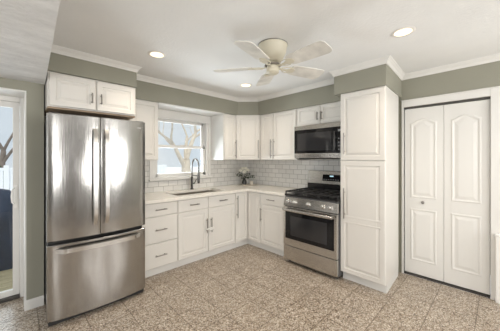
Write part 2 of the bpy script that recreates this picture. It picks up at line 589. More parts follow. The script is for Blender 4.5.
# ------------------------------------------------------------------ patio door
d1 = sroot('door_1', (-4.2, -0.03, 0), 'white sliding glass patio door set back in the wall')
c = MB()
c.box(-3.29, -3.25, -0.09, 0.05, 0, 2.014)
c.box(-5.20, -5.16, -0.09, 0.05, 0, 2.014)
c.box(-5.16, -3.29, -0.09, 0.05, 1.955, 2.014)
c.build('door_frame', M['trim'], d1, 0.004)
MB().box(-5.16, -3.29, -0.10, 0.06, 0.0, 0.03).build('sill', M['alu'], d1, 0.003)
def slider(x0, x1, y0, y1):
    c = MB()
    c.box(x0, x0+.05, y0, y1, .03, 1.955)
    c.box(x1-.05, x1, y0, y1, .03, 1.955)
    c.box(x0+.05, x1-.05, y0, y1, .03, .085)
    c.box(x0+.05, x1-.05, y0, y1, 1.90, 1.955)
    s = c.build('sliding_panel', M['trim'], d1, 0.003)
    MB().box(x0+.05, x1-.05, (y0+y1)/2-.003, (y0+y1)/2+.003, .085, 1.90).build('pane', M['glass'], s)
    return s
slider(-4.25, -3.292, -0.06, -0.02)
slider(-5.158, -4.20, 0.0, 0.04)
c = MB()
c.box(-3.335, -3.305, -0.066, -0.0605, .90, 1.13)
c.tube([(-3.33, -.064, .94), (-3.345, -.09, .96), (-3.35, -.10, 1.02), (-3.345, -.09, 1.08), (-3.33, -.064, 1.10)], .008)
c.build('door_handle', M['plastic'], d1, 0.002)

struct('trim_3', MB().box(-3.262, -3.2505, -.398, -.091, .0, 2.0), M['trim'])
struct('trim_4', MB().box(-5.19, -3.2505, -.398, -.091, 2.001, 2.0135), M['trim'])
# ------------------------------------------------------------------ closet bifold doors
d2 = sroot('door_2', (XR, -2.965, 0), 'white moulded bifold closet doors, two leaves')
c = MB()
c.box(XR-.016, XR, -2.590, -2.568, 0, 2.085)
c.box(XR-.016, XR, -3.395, dy1, 0, 2.085)
c.box(XR-.016, XR, dy1, dy0, dz1, 2.085)
c.box(XR-.022, XR, -3.40, -2.568, 2.085, 2.097)
c.build('door_casing', M['trim'], d2, 0.003)
c = MB()
c.box(XR, XR+.11, dy0, dy0+.01, 0, dz1)
c.box(XR, XR+.11, dy1-.01, dy1, 0, dz1)
c.build('door_jamb', M['trim'], d2)
MB().box(XR+.015, XR+.045, dy1+.002, dy0-.002, 1.993, dz1-.001).build('top_track', M['alu'], d2)
MB().box(XR+.0, XR+.07, dy1+.002, dy0-.002, 0.001, .018).build('floor_track', M['rust'], d2)
def arch_loop(y0, y1, z0, z1, ins, x, arch):
    """outline seen from -x; y0 > y1 ; arched top of height arch"""
    a, b, lo, hi = y0-ins, y1+ins, z0+ins, z1-ins
    pts = [V((x, a, lo)), V((x, b, lo))]
    n = 14
    for k in range(n+1):
        t = k/n
        y = b+(a-b)*t
        s = math.sin(PI*min(1, max(0, (t-.06)/.88))) if arch else 0
        pts.append(V((x, y, hi-arch+arch*s)))
    return pts
def leaf(y0, y1, knob):
    x = XR+0.012
    c = MB().box(x, x+.033, y1, y0, .028, 1.985)
    l = c.build('door_leaf', M['door'], d2, 0.003)
    e = 0.062
    p = MB()
    for (z0, z1, ar) in ((.19, .80, 0), (.93, 1.86, .045)):
        L = []
        for ins, d in ((0, -.001), (.0, .0015), (.006, .006), (.014, .006), (.024, .0008), (.034, .0008), (.06, .006)):
            L.append(arch_loop(y0-e, y1+e, z0, z1, ins, x-d, ar))
        p.loops(L, False, True)
    p.build('raised_panel', M['door'], l, 0, False)
    if knob:
        k = MB().lathe((x-.001, (y0+y1)/2+.0, .885), [(.006, 0), (.006, -.015), (.016, -.018), (.017, -.026), (.010, -.031), (.0005, -.032)], axis='x', seg=16)
        k.build('knob', M['nickel'], l, 0, True)
leaf(dy0-.003, -2.9635, True)
leaf(-2.9665, dy1+.003, False)

# ------------------------------------------------------------------ cabinet builders
class Fr:
    """frame on a vertical face: o origin, u along the face, n outward"""
    def __init__(s, o, u, n):
        s.o, s.u, s.n = V(o), V(u), V(n)
    def p(s, a, b, c=0):
        return s.o+s.u*a+V((0, 0, 1))*b+s.n*c
FB = lambda y: Fr((0, y, 0), (1, 0, 0), (0, -1, 0))     # faces the camera from the sink wall; a = x
FR = lambda x: Fr((x, 0, 0), (0, -1, 0), (-1, 0, 0))    # faces from the range wall; a = -y

def panel_door(f, a0, a1, b0, b1, parent, name='door', inset=0.05, t=0.019, m=None, flat=False):
    mb = MB()
    def rect(i, d):
        return [f.p(a0+i, b0+i, d), f.p(a1-i, b0+i, d), f.p(a1-i, b1-i, d), f.p(a0+i, b1-i, d)]
    if flat:
        L = [rect(0, 0.001), rect(0, t-.004), rect(.004, t)]
    else:
        i = inset
        L = [rect(0, .001), rect(0, t-.005), rect(.005, t), rect(i-.003, t), rect(i, t-.009), rect(i+.008, t-.010), rect(i+.03, t-.0025), rect(i+.032, t-.0005)]
    mb.loops(L)
    return mb.build(name, m or M['cab'], parent)

def pull(f, a, b, L, vertical, parent, off=0.019, r=0.0065):
    mb = MB()
    d = off+.030
    if vertical:
        mb.tube([f.p(a, b-L/2, d), f.p(a, b+L/2, d)], r, 10)
        for s in (-1, 1):
            mb.tube([f.p(a, b+s*L*.36, off-.001), f.p(a, b+s*L*.36, d)], r*.85, 8)
    else:
        mb.tube([f.p(a-L/2, b, d), f.p(a+L/2, b, d)], r, 10)
        for s in (-1, 1):
            mb.tube([f.p(a+s*L*.36, b, off-.001), f.p(a+s*L*.36, b, d)], r*.85, 8)
    return mb.build('handle', M['nickel'], parent, 0, True)

g = .005
# ---- wall cabinets
def wall_cab(label, f, a0, a1, z0, z1, depth, doors, loc, hl=.19, group=None, inset=.05):
    t = thing('wall_cabinet', label, 'cabinet', loc)
    mb = MB()
    o = [f.p(a0+.0005, z0, -.0005), f.p(a1-.0005, z0, -.0005), f.p(a1-.0005, z0, -depth+.0), f.p(a0+.0005, z0, -depth+.0)]
    mb.hexa(o, [p+V((0, 0, z1-z0)) for p in o])
    mb.build('body', M['cab'], t, 0.001)
    for (x0, x1, hx, hz) in doors:
        d = panel_door(f, x0+g, x1-g, z0+.008, z1-.014, t, inset=inset)
        pull(f, hx, hz, hl, True, d)
    return t
f1 = FB(-UD+.02)
dp = UD-.02-.001
# over refrigerator
f2 = FB(-BD+.02)
t = wall_cab('cream wall cabinet with two short doors above the refrigerator', f2, -3.115, -2.35, 1.865, 2.18, BD-.022,
         [(-3.108, -2.735, -2.775, 1.985), (-2.735, -2.357, -2.695, 1.985)], (-2.73, -.3, 1.865), .10)
MB().box(-3.113, -2.352, -BD+.03, -.03, 1.848, 1.8645).build('underside_board', M['wood'], t)
t = wall_cab('cream single-door wall cabinet left of the kitchen window', f1, -2.345, -1.975, UZ0, UZ1, dp,
         [(-2.34, -1.98, -2.30, 1.49)], (-2.16, -.18, UZ0), .19)
t = wall_cab('narrow cream wall cabinet between the window and the corner cabinet', f1, -0.903, -0.645, UZ0, UZ1, dp,
         [(-.898, -.645, -.665, 1.55)], (-.79, -.18, UZ0), .30, inset=.045)
sp = MB()
sp.box(-.911, -.904, -.355, -.002, UZ0, 1.572)
sp.box(-.911, -.904, -.355, -.002, 1.575, UZ1-.016)
sp.build('side_panel', M['trim'], t, 0.001)
# diagonal corner wall cabinet
ctr = thing('wall_cabinet', 'diagonal corner wall cabinet above the vase of white flowers', 'cabinet', (-.2, -.2, UZ0))
k1, k2 = (-.643, -UD+.012), (-UD+.012, -.643)
mb = MB().prism([(-.643, -.001), (-.643, k1[1]), (k2[0], -.643), (-.001, -.643), (-.001, -.001)], UZ0, UZ1)
mb.build('body', M['cab'], ctr, 0.001)
u = (V((k2[0], k2[1], 0))-V((k1[0], k1[1], 0)))
LL = u.length
u.normalize()
fd = Fr((k1[0], k1[1], 0), u, (u.y, -u.x, 0))
d = panel_door(fd, .012, LL-.012, UZ0+.006, UZ1-.012, ctr)
pull(fd, LL-.035, 1.55, .30, True, d)
# range wall
f3 = FR(-UD+.02)
wall_cab('white two-door wall cabinet between the corner cabinet and the microwave', f3, .645, 1.362, UZ0, UZ1, dp,
         [(.66, .925, .897, 1.55), (.925, 1.355, .953, 1.55)], (-.18, -1.0, UZ0), .30)
wall_cab('short white wall cabinet with two doors directly above the microwave', f3, 1.364, 2.126, 1.850, UZ1, dp,
         [(1.372, 1.738, 1.708, 1.965), (1.738, 2.12, 1.768, 1.965)], (-.18, -1.74, 1.85), .11, inset=.042)

# ---- base cabinets
def base_body(t, f, a0, a1, depth, kd=None):
    mb = MB()
    def bx(a0, a1, z0, z1, d0, d1):
        o = [f.p(a0, z0, d0), f.p(a1, z0, d0), f.p(a1, z0, d1), f.p(a0, z0, d1)]
        mb.hexa(o, [p+V((0, 0, z1-z0)) for p in o])
    bx(a0+.0005, a1-.0005, .10, .875, -.0005, -depth)
    mb.build('body', M['cab'], t, .001)
    mb = MB()
    bx(a0+.0005, a1-.0005, 0.0, .0995, -.05, -(kd or depth))
    mb.build('toe_kick', M['trim'], t)
f4 = FB(-BD+.02)
bdp = BD-.021
t = thing('base_cabinet', 'white three-drawer base cabinet next to the refrigerator', 'cabinet', (-2.06, -.3, 0))
base_body(t, f4, -2.335, -1.843, bdp)
for z0, z1, fl in ((.715, .864, 1), (.403, .703, 1), (.11, .391, 1)):
    d = panel_door(f4, -2.30+g, -1.843-g, z0, z1, t, 'drawer', flat=True)
    pull(f4, -2.07, (z0+z1)/2, .14, False, d)
t = thing('base_cabinet', 'white two-door base cabinet under the sink', 'cabinet', (-1.36, -.3, 0))
base_body(t, f4, -1.843, -.884, .038, .07)
mb = MB()
mb.box(-1.842, -1.826, -BD+.087, -.001, .10, .875)
mb.box(-.901, -.885, -BD+.087, -.001, .10, .875)
mb.box(-1.826, -.901, -BD+.087, -.001, .10, .116)
mb.build('carcass', M['cab'], t)
for a, b in ((-1.843, -1.382), (-1.382, -.884)):
    d = panel_door(f4, a+g, b-g, .715, .864, t, 'drawer', flat=True)
    pull(f4, (a+b)/2, .79, .14, False, d)
d = panel_door(f4, -1.843+g, -1.382-g, .11, .703, t)
pull(f4, -1.415, .475, .20, True, d)
d = panel_door(f4, -1.382+g, -.884-g, .11, .703, t)
pull(f4, -1.342, .475, .20, True, d)
# corner
t = thing('base_cabinet', 'white corner base cabinet with folding L-shaped door', 'cabinet', (-.3, -.3, 0))
q = -BD+.02
mb = MB().prism([(-.8835, -.001), (-.8835, q), (q, q), (q, -.8815), (-.001, -.8815), (-.001, -.001)], .10, .875)
mb.build('body', M['cab'], t)
mb = MB().prism([(-.8835, -.001), (-.8835, q+.05), (q+.05, q+.05), (q+.05, -.8815), (-.001, -.8815), (-.001, -.001)], 0, .0995)
mb.build('toe_kick', M['trim'], t)
d = panel_door(f4, -.884+g, -.622, .106, .866, t, inset=.04)
pull(f4, -.856, .655, .34, True, d)
f5 = FR(-BD+.02)
panel_door(f5, .622, .8815-g, .106, .866, t, inset=.04)
t = thing('base_cabinet', 'narrow white base cabinet with one drawer just left of the range', 'cabinet', (-.3, -1.12, 0))
base_body(t, f5, .883, 1.372, bdp)
d = panel_door(f5, .883+g, 1.345, .715, .864, t, 'drawer', flat=True)
pull(f5, 1.11, .79, .14, False, d)
d = panel_door(f5, .883+g, 1.345, .11, .703, t)
pull(f5, .915, .55, .20, True, d)

# ---- child lock on the sink doors
mb = MB()
pts = []
for k in range(25):
    a = 2*PI*k/24
    pts.append((-1.382+.062*math.cos(a), -.659+.012*math.sin(a)-.006, .435+.008*math.sin(2*a)))
mb.tube(pts, .005, 8, False)
mb.box(-1.405, -1.36, -.685, -.668, .415, .45)
mb.box(-1.388, -1.378, -.676, -.668, .38, .415)
tag(mb.build('child_lock', M['plastic'], None, .002, False, (-1.382, -.67, .435)), 'white plastic child lock looped round the two sink cabinet handles', 'child lock')

# ---- pantry
t = thing('pantry_cabinet', 'tall white pantry cabinet with two doors right of the range', 'cabinet', (-.3, -2.37, 0))
mb = MB().prism([(-.60, -2.131), (-.60, -2.598), (-.02, -2.562), (-.02, -2.131)], .10, 2.134)
mb.build('body', M['cab'], t, .001)
mb = MB().prism([(-.545, -2.133), (-.545, -2.590), (-.02, -2.560), (-.02, -2.133)], 0, .0995)
mb.build('toe_kick', M['trim'], t)
d = panel_door(f5, 2.135, 2.598, 1.371, 2.122, t, inset=.052)
pull(f5, 2.186, 1.56, .24, True, d)
d = panel_door(f5, 2.135, 2.598, .106, 1.364, t, inset=.052)
pull(f5, 2.186, .89, .34, True, d)
L_ = MB()
for zz in (.71,):
    L_.loops([[f5.p(a, b, c) for a, b in ((2.17, zz-h), (2.563, zz-h), (2.563, zz+h), (2.17, zz+h))] for h, c in ((.045, .0125), (.045, .0185), (.028, .0215), (.024, .017))])
L_.build('mid_rail', M['cab'], d)

# ---- countertop with sink cut-out
sx0, sx1, sy0, sy1 = -1.81, -0.995, -.54, -.125
mb = MB()
z0, z1 = .8765, .914
N = 6
def rrect(x0, x1, y0, y1, r, n=N):
    pts = []
    for cx, cy, a0 in ((x1-r, y1-r, 0), (x0+r, y1-r, 90), (x0+r, y0+r, 180), (x1-r, y0+r, 270)):
        for k in range(n+1):
            a = math.radians(a0+90*k/n)
            pts.append((cx+r*math.cos(a), cy+r*math.sin(a)))
    return pts
hole = rrect(sx0, sx1, sy0, sy1, .05)
outer = rrect(-1.84, -.98, -.645, -.001, .0001)
n = len(hole)
mb.loops([[V((x, y, z1)) for x, y in outer], [V((x, y, z1)) for x, y in hole], [V((x, y, z0)) for x, y in hole], [V((x, y, z0)) for x, y in outer], [V((x, y, z1)) for x, y in outer]], False, False)
mb.box(-2.335, -1.8401, -.645, -.001, z0, z1)
mb.prism([(-.9799, -.001), (-.9799, -.645), (-.66, -.645), (-.645, -.66), (-.645, -1.374), (-.009, -1.374), (-.009, -.001)], z0, z1)
tag(mb.build('countertop', M['counter'], None, 0, False), 'cream white stone countertop running from refrigerator round the corner to the range', 'countertop')

# ---- sink
t = thing('sink', 'stainless steel undermount sink basin set into the counter below the window', 'sink', (-1.41, -.335, .68))
lo = [(rrect(sx0-.012, sx1+.012, sy0-.012, sy1+.012, .06), .8755), (rrect(sx0+.002, sx1-.002, sy0+.002, sy1-.002, .05), .8755), (rrect(sx0+.006, sx1-.006, sy0+.006, sy1-.006, .05), .70), (rrect(sx0+.03, sx1-.03, sy0+.03, sy1-.03, .04), .683)]
lo2 = [(rrect(sx0+.028, sx1-.028, sy0+.028, sy1-.028, .04), .680), (rrect(sx0+.003, sx1-.003, sy0+.003, sy1-.003, .05), .70), (rrect(sx0-.012, sx1+.012, sy0-.012, sy1+.012, .06), .8735)]
MB().loops([[V((x, y, z)) for x, y in l] for l, z in lo[::-1]+[(l, z) for l, z in lo2[::-1]]]).build('basin', M['sink'], t, 0, True)
MB().lathe((-1.41, -.335, .684), [(.0, 0), (.045, 0), (.045, .003), (.03, .001), (0, .001)]).build('drain', M['chrome'], t, 0, True)

# ---- faucet
fx, fy = -1.318, -.085
t = thing('faucet', 'dark steel spring-neck pull-down faucet behind the sink', 'faucet', (fx, fy, .914))
MB().lathe((fx, fy, .9145), [(.028, 0), (.028, .01), (.020, .016), (.018, .12), (.018, .19), (.012, .2)]).build('base', M['chrome'], t, 0, True)
arc = [(fx, fy, 1.10), (fx, fy, 1.28)]
for k in range(1, 13):
    a = PI*k/12
    arc.append((fx, fy-.095+.095*math.cos(a), 1.28+.105*math.sin(a)))
arc.append((fx, fy-.19, 1.21))
MB().tube(arc, .009, 10).build('neck', M['chrome'], t, 0, True)
# coil spring round the neck
sp = []
P = [V(p) for p in arc]
acc = [0]
for i in range(1, len(P)):
    acc.append(acc[-1]+(P[i]-P[i-1]).length)
turns = 46
for k in range(turns*8):
    s_ = acc[-1]*k/(turns*8)
    i = max(j for j in range(len(acc)) if acc[j] <= s_+1e-9)
    i = min(i, len(P)-2)
    q_ = (s_-acc[i])/(acc[i+1]-acc[i])
    p = P[i].lerp(P[i+1], q_)
    dd = (P[i+1]-P[i]).normalized()
    e1 = V((1, 0, 0))
    e2 = dd.cross(e1)
    a = 2*PI*k/8
    sp.append(p+(e1*math.cos(a)+e2*math.sin(a))*.0125)
MB().tube(sp, .0022, 5).build('spring', M['nickel'], t, 0, True)
MB().lathe((fx, fy-.19, 1.02), [(.012, 0), (.019, .005), (.020, .09), (.014, .18), (.013, .2)]).build('spray_head', M['chrome'], t, 0, True)
MB().box(fx-.007, fx+.007, fy-.19, fy-.012, 1.125, 1.139).build('holder_arm', M['chrome'], t, .002)
MB().tube([(fx+.015, fy, 1.0), (fx+.05, fy, 1.01), (fx+.075, fy-.01, 1.07)], [.010, .008, .006]).build('lever', M['chrome'], t, 0, True)

# ------------------------------------------------------------------ refrigerator
FX0, FX1 = -3.138, -2.346
t = thing('refrigerator', 'stainless steel French-door refrigerator with bottom freezer drawer', 'refrigerator', (-2.737, -.45, 0))
MB().box(FX0+.024, FX1-.012, -.79, -.03, .035, 1.745).build('case', M['grey_side'], t, .004)
def bow(x, e=0):
    s = (x-(FX0+FX1)/2)/((FX1-FX0)/2)
    return -.866-.04*(1-s*s)-e
def curved(x0, x1, z0, z1, yb=-.795, rr=.012, n=14):
    mb = MB()
    L = []
    for k in range(n+1):
        x = x0+(x1-x0)*k/n
        yf = bow(x)
        if k in (0, n):
            yf += rr*.6
        if k == 0:
            pass
        L.append([V((x, yb, z0)), V((x, yf+.006, z0)), V((x, yf, z0+.006)), V((x, yf, z1-.006)), V((x, yf+.006, z1)), V((x, yb, z1))])
    mb.loops(L)
    return mb
XS = -2.762
for x0, x1, s in ((FX0, XS-.003, -1), (XS+.003, FX1, 1)):
    d = curved(x0, x1, .705, 1.767).build('door', M['steel'], t, 0, True)
    hx = XS+s*.045
    mb = MB()
    L = []
    nn = 16
    for k in range(nn+1):
        q_ = k/nn
        z = .80+.86*q_
        out = .052*min(1, math.sin(PI*q_)*3.2+.12)
        y = bow(hx)-out
        w = .021
        tw = .016
        L.append([V((hx-w, y+tw, z)), V((hx-w+.006, y, z)), V((hx+w-.006, y, z)), V((hx+w, y+tw, z))])
    mb.loops(L)
    mb.build('handle', M['handle'], d, 0, True)
dr = curved(FX0, FX1, .05, .675, n=24).build('freezer_drawer', M['steel'], t, 0, True)
mb = MB()
L = []
for k in range(25):
    q_ = k/24
    x = -3.085+.68*q_
    out = .045*min(1, math.sin(PI*q_)*3.2+.12)
    y = bow(x)-out
    L.append([V((x, y+.016, .598)), V((x, y, .604)), V((x, y, .642)), V((x, y+.016, .648))])
mb.loops(L)
mb.build('handle', M['handle'], dr, 0, True)
MB().box(FX0+.01, FX1-.01, -.80, -.74, .675, .705).build('gasket', M['gap_rubber'], t)
MB().box(FX0+.01, FX1-.01, -.85, -.74, .012, .05).build('kick_grille', M['gap_rubber'], t)
MB().box(FX0+.01, FX0+.09, -.85, -.72, 1.7455, 1.775).build('hinge_cover', M['grey_side'], t, .004)
MB().box(FX1-.09, FX1-.01, -.85, -.72, 1.7455, 1.775).build('hinge_cover', M['grey_side'], t, .004)
MB().box(-2.432, -2.396, bow(-2.41)-.0035, bow(-2.41)+.004, 1.695, 1.707).build('badge', M['print'], t, .001)
for x in (FX0+.08, FX1-.08):
    MB().lathe((x, -.70, 0), [(.02, 0), (.02, .034)]).build('foot', M['rubber'], t)

# ------------------------------------------------------------------ range
RY0, RY1 = -1.377, -2.129      # left, right
t = thing('range', 'stainless steel gas range with black cooktop grates and five knobs', 'stove', (-.35, -1.753, 0))
MB().box(-.645, -.012, RY1, RY0, .04, .895).build('body', M['grey_side'], t, .002)
fr = FR(0)
def fbox(a0, a1, z0, z1, x0, x1):
    return MB().box(x0, x1, -a1, -a0, z0, z1)
A0, A1 = -RY0, -RY1
d = fbox(A0+.003, A1-.003, .045, .235, -.685, -.6455).build('storage_drawer', M['steel_h'], t, .004)
od = fbox(A0+.003, A1-.003, .242, .755, -.69, -.6455).build('oven_door', M['steel_h'], t, .004)
fbox(A0+.035, A1-.035, .335, .70, -.6925, -.6895).build('door_glass', M['glass_black'], od, .001)
fbox(A0+.12, A1-.12, .385, .64, -.6935, -.6924).build('oven_window', M['oven_glass'], od)
mb = MB()
hp = []
for k in range(21):
    q_ = k/20
    hp.append((-.745-.004*math.sin(PI*q_), -(A0+.03+(A1-A0-.06)*q_), .722))
L = []
for p in hp:
    p = V(p)
    L.append([p+V((.007*math.cos(2*PI*j/10), 0, .016*math.sin(2*PI*j/10))) for j in range(10)])
mb.loops(L)
for a in (A0+.06, A1-.06):
    mb.box(-.745, -.689, -a-.012, -a+.012, .712, .732)
mb.build('handle', M['handle'], od, 0, True)
# control band (sloped) with knobs
mb = MB()
mb.hexa([V((-.688, RY1, .765)), V((-.688, RY0, .765)), V((-.60, RY0, .765)), V((-.60, RY1, .765))],
        [V((-.655, RY1, .878)), V((-.655, RY0, .878)), V((-.60, RY0, .878)), V((-.60, RY1, .878))])
cp = mb.build('control_panel', M['steel_h'], t, .003)
nrm = V((-.113, 0, .033)).normalized()
for a in (.085, .175, .375, .575, .665):
    c0 = V((-.6715, -(A0+a), .8215))
    kb = MB()
    e1 = V((0, 1, 0))
    e2 = nrm.cross(e1)
    L = []
    for r, h in ((.026, 0), (.026, .006), (.021, .010), (.019, .032), (.014, .036)):
        L.append([c0+nrm*h+(e1*math.cos(2*PI*j/20)+e2*math.sin(2*PI*j/20))*r for j in range(20)])
    kb.loops(L)
    kb.build('knob', M['handle'], cp, 0, True)
# cooktop
ct = MB().box(-.665, -.10, RY1+.001, RY0-.001, .8955, .917).build('cooktop', M['black'], t, .004)
gz = .952
for y0, y1 in ((-1.385, -1.628), (-1.634, -1.872), (-1.878, -2.121)):
    mb = MB()
    ym = (y0+y1)/2
    r_ = .007
    def bar(p, q):
        p, q = V(p), V(q)
        dx = (q-p).normalized()
        sx_ = dx.cross(V((0, 0, 1)))*r_
        mb.hexa([p-sx_-V((0, 0, .009)), p+sx_-V((0, 0, .009)), q+sx_-V((0, 0, .009)), q-sx_-V((0, 0, .009))], [p-sx_+V((0, 0, .006)), p+sx_+V((0, 0, .006)), q+sx_+V((0, 0, .006)), q-sx_+V((0, 0, .006))])
    xa, xb = -.645, -.125
    for y in (y0-.006, y1+.006):
        bar((xa, y, gz), (xb, y, gz))
    for x in (xa, (xa+xb)/2, xb):
        bar((x, y0-.006, gz), (x, y1+.006, gz))
    bar((xa, ym, gz), (xb, ym, gz))
    for x in (-.52, -.25):
        bar((x, y0-.006, gz), (x, y1+.006, gz))
    for x in (xa, xb, (xa+xb)/2):
        for y in (y0-.006, y1+.006):
            mb.box(x-.008, x+.008, y-.006 if y < ym else y-.006, y+.006, .917, gz)
    mb.build('grate', M['iron'], ct)
for x, y, r in ((-.52, -1.50, .048), (-.25, -1.50, .04), (-.385, -1.753, .05), (-.52, -2.0, .045), (-.25, -2.0, .04)):
    MB().lathe((x, y, .917), [(r, 0), (r, .008), (r*.75, .011), (r*.75, .02), (r*.6, .022)]).build('burner', M['iron'], ct, 0, True)
# backguard
mb = MB()
mb.box(-.095, -.010, RY1+.004, RY0-.004, .895, 1.035)
bgk = mb.build('riser', M['black'], t, .003)
mb = MB()
mb.hexa([V((-.10, RY1+.002, 1.03)), V((-.10, RY0-.002, 1.03)), V((-.012, RY0-.002, 1.03)), V((-.012, RY1+.002, 1.03))],
        [V((-.075, RY1+.002, 1.215)), V((-.075, RY0-.002, 1.215)), V((-.012, RY0-.002, 1.215)), V((-.012, RY1+.002, 1.215))])
bgd = mb.build('backguard', M['steel_h'], t, .004)
def onbg(a0, a1, z0, z1, th):
    k = lambda z: -.10+.025*(z-1.03)/.185
    return MB().hexa([V((k(z0)-th, -a1, z0)), V((k(z0)-th, -a0, z0)), V((k(z0)+.003, -a0, z0)), V((k(z0)+.003, -a1, z0))], [V((k(z1)-th, -a1, z1)), V((k(z1)-th, -a0, z1)), V((k(z1)+.003, -a0, z1)), V((k(z1)+.003, -a1, z1))])
dpn = onbg(1.625, 1.90, 1.075, 1.165, .002).build('display_panel', M['glass_black'], bgd)
onbg(1.735, 1.79, 1.135, 1.152, .003).build('clock_digits', M['display'], dpn)
for a in (1.65, 1.685, 1.72, 1.755, 1.79, 1.825, 1.86):
    onbg(a-.008, a+.008, 1.092, 1.099, .003).build('button_print', M['print'], dpn)
for x in (-.6, -.08):
    for y in (RY0-.05, RY1+.05):
        MB().lathe((x, y, 0), [(.018, 0), (.018, .04)]).build('foot', M['rubber'], t)

# ------------------------------------------------------------------ microwave
t = thing('microwave', 'stainless steel over-the-range microwave with black glass door', 'microwave', (-.2, -1.753, 1.39))
MB().box(-.405, -.002, RY1, RY0, 1.40, 1.846).build('body', M['grey_side'], t, .002)
mb = fbox(A0, A1, 1.787, 1.845, -.435, -.4055)
mb.build('top_band', M['steel_h'], t, .003)
fbox(A0, A1, 1.40, 1.462, -.435, -.4055).build('bottom_band', M['steel_h'], t, .003)
mdn = fbox(A0, A1-.13, 1.4635, 1.7855, -.433, -.4055).build('door', M['glass_black'], t, .002)
fbox(A0+.05, A1-.20, 1.50, 1.74, -.4342, -.4329).build('window_mesh', M['oven_glass'], mdn)
mcp = fbox(A1-.128, A1, 1.4635, 1.7855, -.433, -.4055).build('control_panel', M['glass_black'], t, .002)
fbox(A1-.11, A1-.03, 1.73, 1.755, -.4342, -.4329).build('clock_display', M['print'], mcp)
for i in range(4):
    for j in range(3):
        fbox(A1-.108+j*.03, A1-.092+j*.03, 1.50+i*.045, 1.512+i*.045, -.4340, -.4329).build('button_print', M['print'], mcp)
mb = MB()
mb.tube([(-.463, -(A1-.145), 1.50), (-.463, -(A1-.145), 1.73)], .007)
mb.tube([(-.433, -(A1-.145), 1.52), (-.463, -(A1-.145), 1.52)], .005)
mb.tube([(-.433, -(A1-.145), 1.71), (-.463, -(A1-.145), 1.71)], .005)
mb.build('handle', M['chrome'], mdn, 0, True)
fbox(A0+.03, A1-.03, 1.386, 1.4, -.36, -.05).build('vent_grille', M['black'], t, .002)

# ------------------------------------------------------------------ things on the corner of the counter
tag(MB().lathe((-.235, -.245, .9145), [(.11, 0), (.12, .004), (.125, .012), (.118, .013), (.11, .008)], seg=32).build('tray', M['ceramic'], None, 0, True, (-.235, -.245, .9145)),
    'thin round cream tray under the vase in the counter corner', 'tray')
vx, vy = -.295, -.195
tag(MB().lathe((vx, vy, .9235), [(.03, 0), (.042, .01), (.046, .045), (.03, .085), (.020, .10), (.026, .115), (.022, .115), (.016, .1), (.024, .085), (.038, .045), (.03, .012)], cap1=True).build('vase', M['dark_glass'], None, 0, True, (vx, vy, .9235)),
    'small dark glass vase holding the white flowers', 'vase')
t = thing('bouquet', 'bunch of white flowers with dark leaves standing in the dark vase', 'flowers', (vx, vy, 1.0))
random.seed(3)
heads = [(-.075, .02, 1.175), (-.02, -.03, 1.165), (.04, -.05, 1.185), (.01, .05, 1.21), (-.05, -.045, 1.145), (.085, -.02, 1.175), (.03, .0, 1.215)]
def flower(c, r):
    mb = MB()
    mb.lathe(c-V((0,0,.008)), [(.004, -.012), (r*.42, -.004), (r*.55, .012), (r*.45, .028), (.003, .036)], seg=10)
    for ring, (n_, el, rr) in enumerate(((7, .25, 1.0), (6, .8, .8), (4, 1.25, .5))):
        for k in range(n_):
            a = 2*PI*k/n_+ring*.5
            dirv = V((math.cos(a)*math.cos(el), math.sin(a)*math.cos(el), math.sin(el)))
            side = V((-math.sin(a), math.cos(a), 0))
            up = dirv.cross(side)
            tip = c+dirv*r*rr
            mid = c+dirv*r*rr*.6-up*r*.12
            w = r*.38
            mb.add([c, mid+side*w, tip, mid-side*w, mid+up*r*.1], [(0, 1, 4), (1, 2, 4), (2, 3, 4), (3, 0, 4)])
    return mb
for dx, dy, z in heads:
    c = V((vx+dx, vy+dy, z))
    st = MB().tube([(vx+dx*.1, vy+dy*.1, .945), (vx+dx*.3, vy+dy*.3, 1.06), (vx+dx, vy+dy, z)], .002, 6).build('stem', M['leaf'], t, 0, True)
    flower(c, .05).build('flower_head', M['petal'], t)
lv = [(-.13, .07, 1.11), (-.12, .02, 1.14), (.105, -.04, 1.12), (.135, -.10, 1.09), (.0, .09, 1.12), (.04, -.08, 1.05), (-.04, .0, 1.07), (.03, .01, 1.07), (.09, .02, 1.12), (-.09, .07, 1.12), (.0, -.05, 1.05), (-.02, .03, 1.04), (.15, -.13, 1.05)]
for dx, dy, z in lv:
    mb = MB()
    base = V((vx+dx*.15, vy+dy*.15, 1.03))
    tip = V((vx+dx, vy+dy, z))
    mb.tube([base, base.lerp(tip, .5)+V((0, 0, .015)), tip], .0018, 5)
    for s_ in (.55, .75, .95):
        c = base.lerp(tip, s_)
        for sg in (-1, 1):
            dv = V((random.uniform(-1, 1), random.uniform(-1, 1), random.uniform(-.3, .6))).normalized()
            sd = dv.orthogonal().normalized()
            Lf, wf = .036, .013
            mb.add([c, c+dv*Lf*.5+sd*wf, c+dv*Lf, c+dv*Lf*.5-sd*wf, c+dv*Lf*.5+dv.cross(sd)*.004], [(0, 1, 4), (1, 2, 4), (2, 3, 4), (3, 0, 4)])
    mb.build('leaf_spray', M['leaf'], t)
ux, uy = -.205, -.29
tag(MB().lathe((ux, uy, .9235), [(.026, 0), (.032, .01), (.034, .06), (.031, .062), (.028, .02), (.001, .016)]).build('candle_pot', M['ceramic'], None, 0, True, (ux, uy, .9235)),
    'small cream ceramic pot on the tray right of the vase', 'pot')

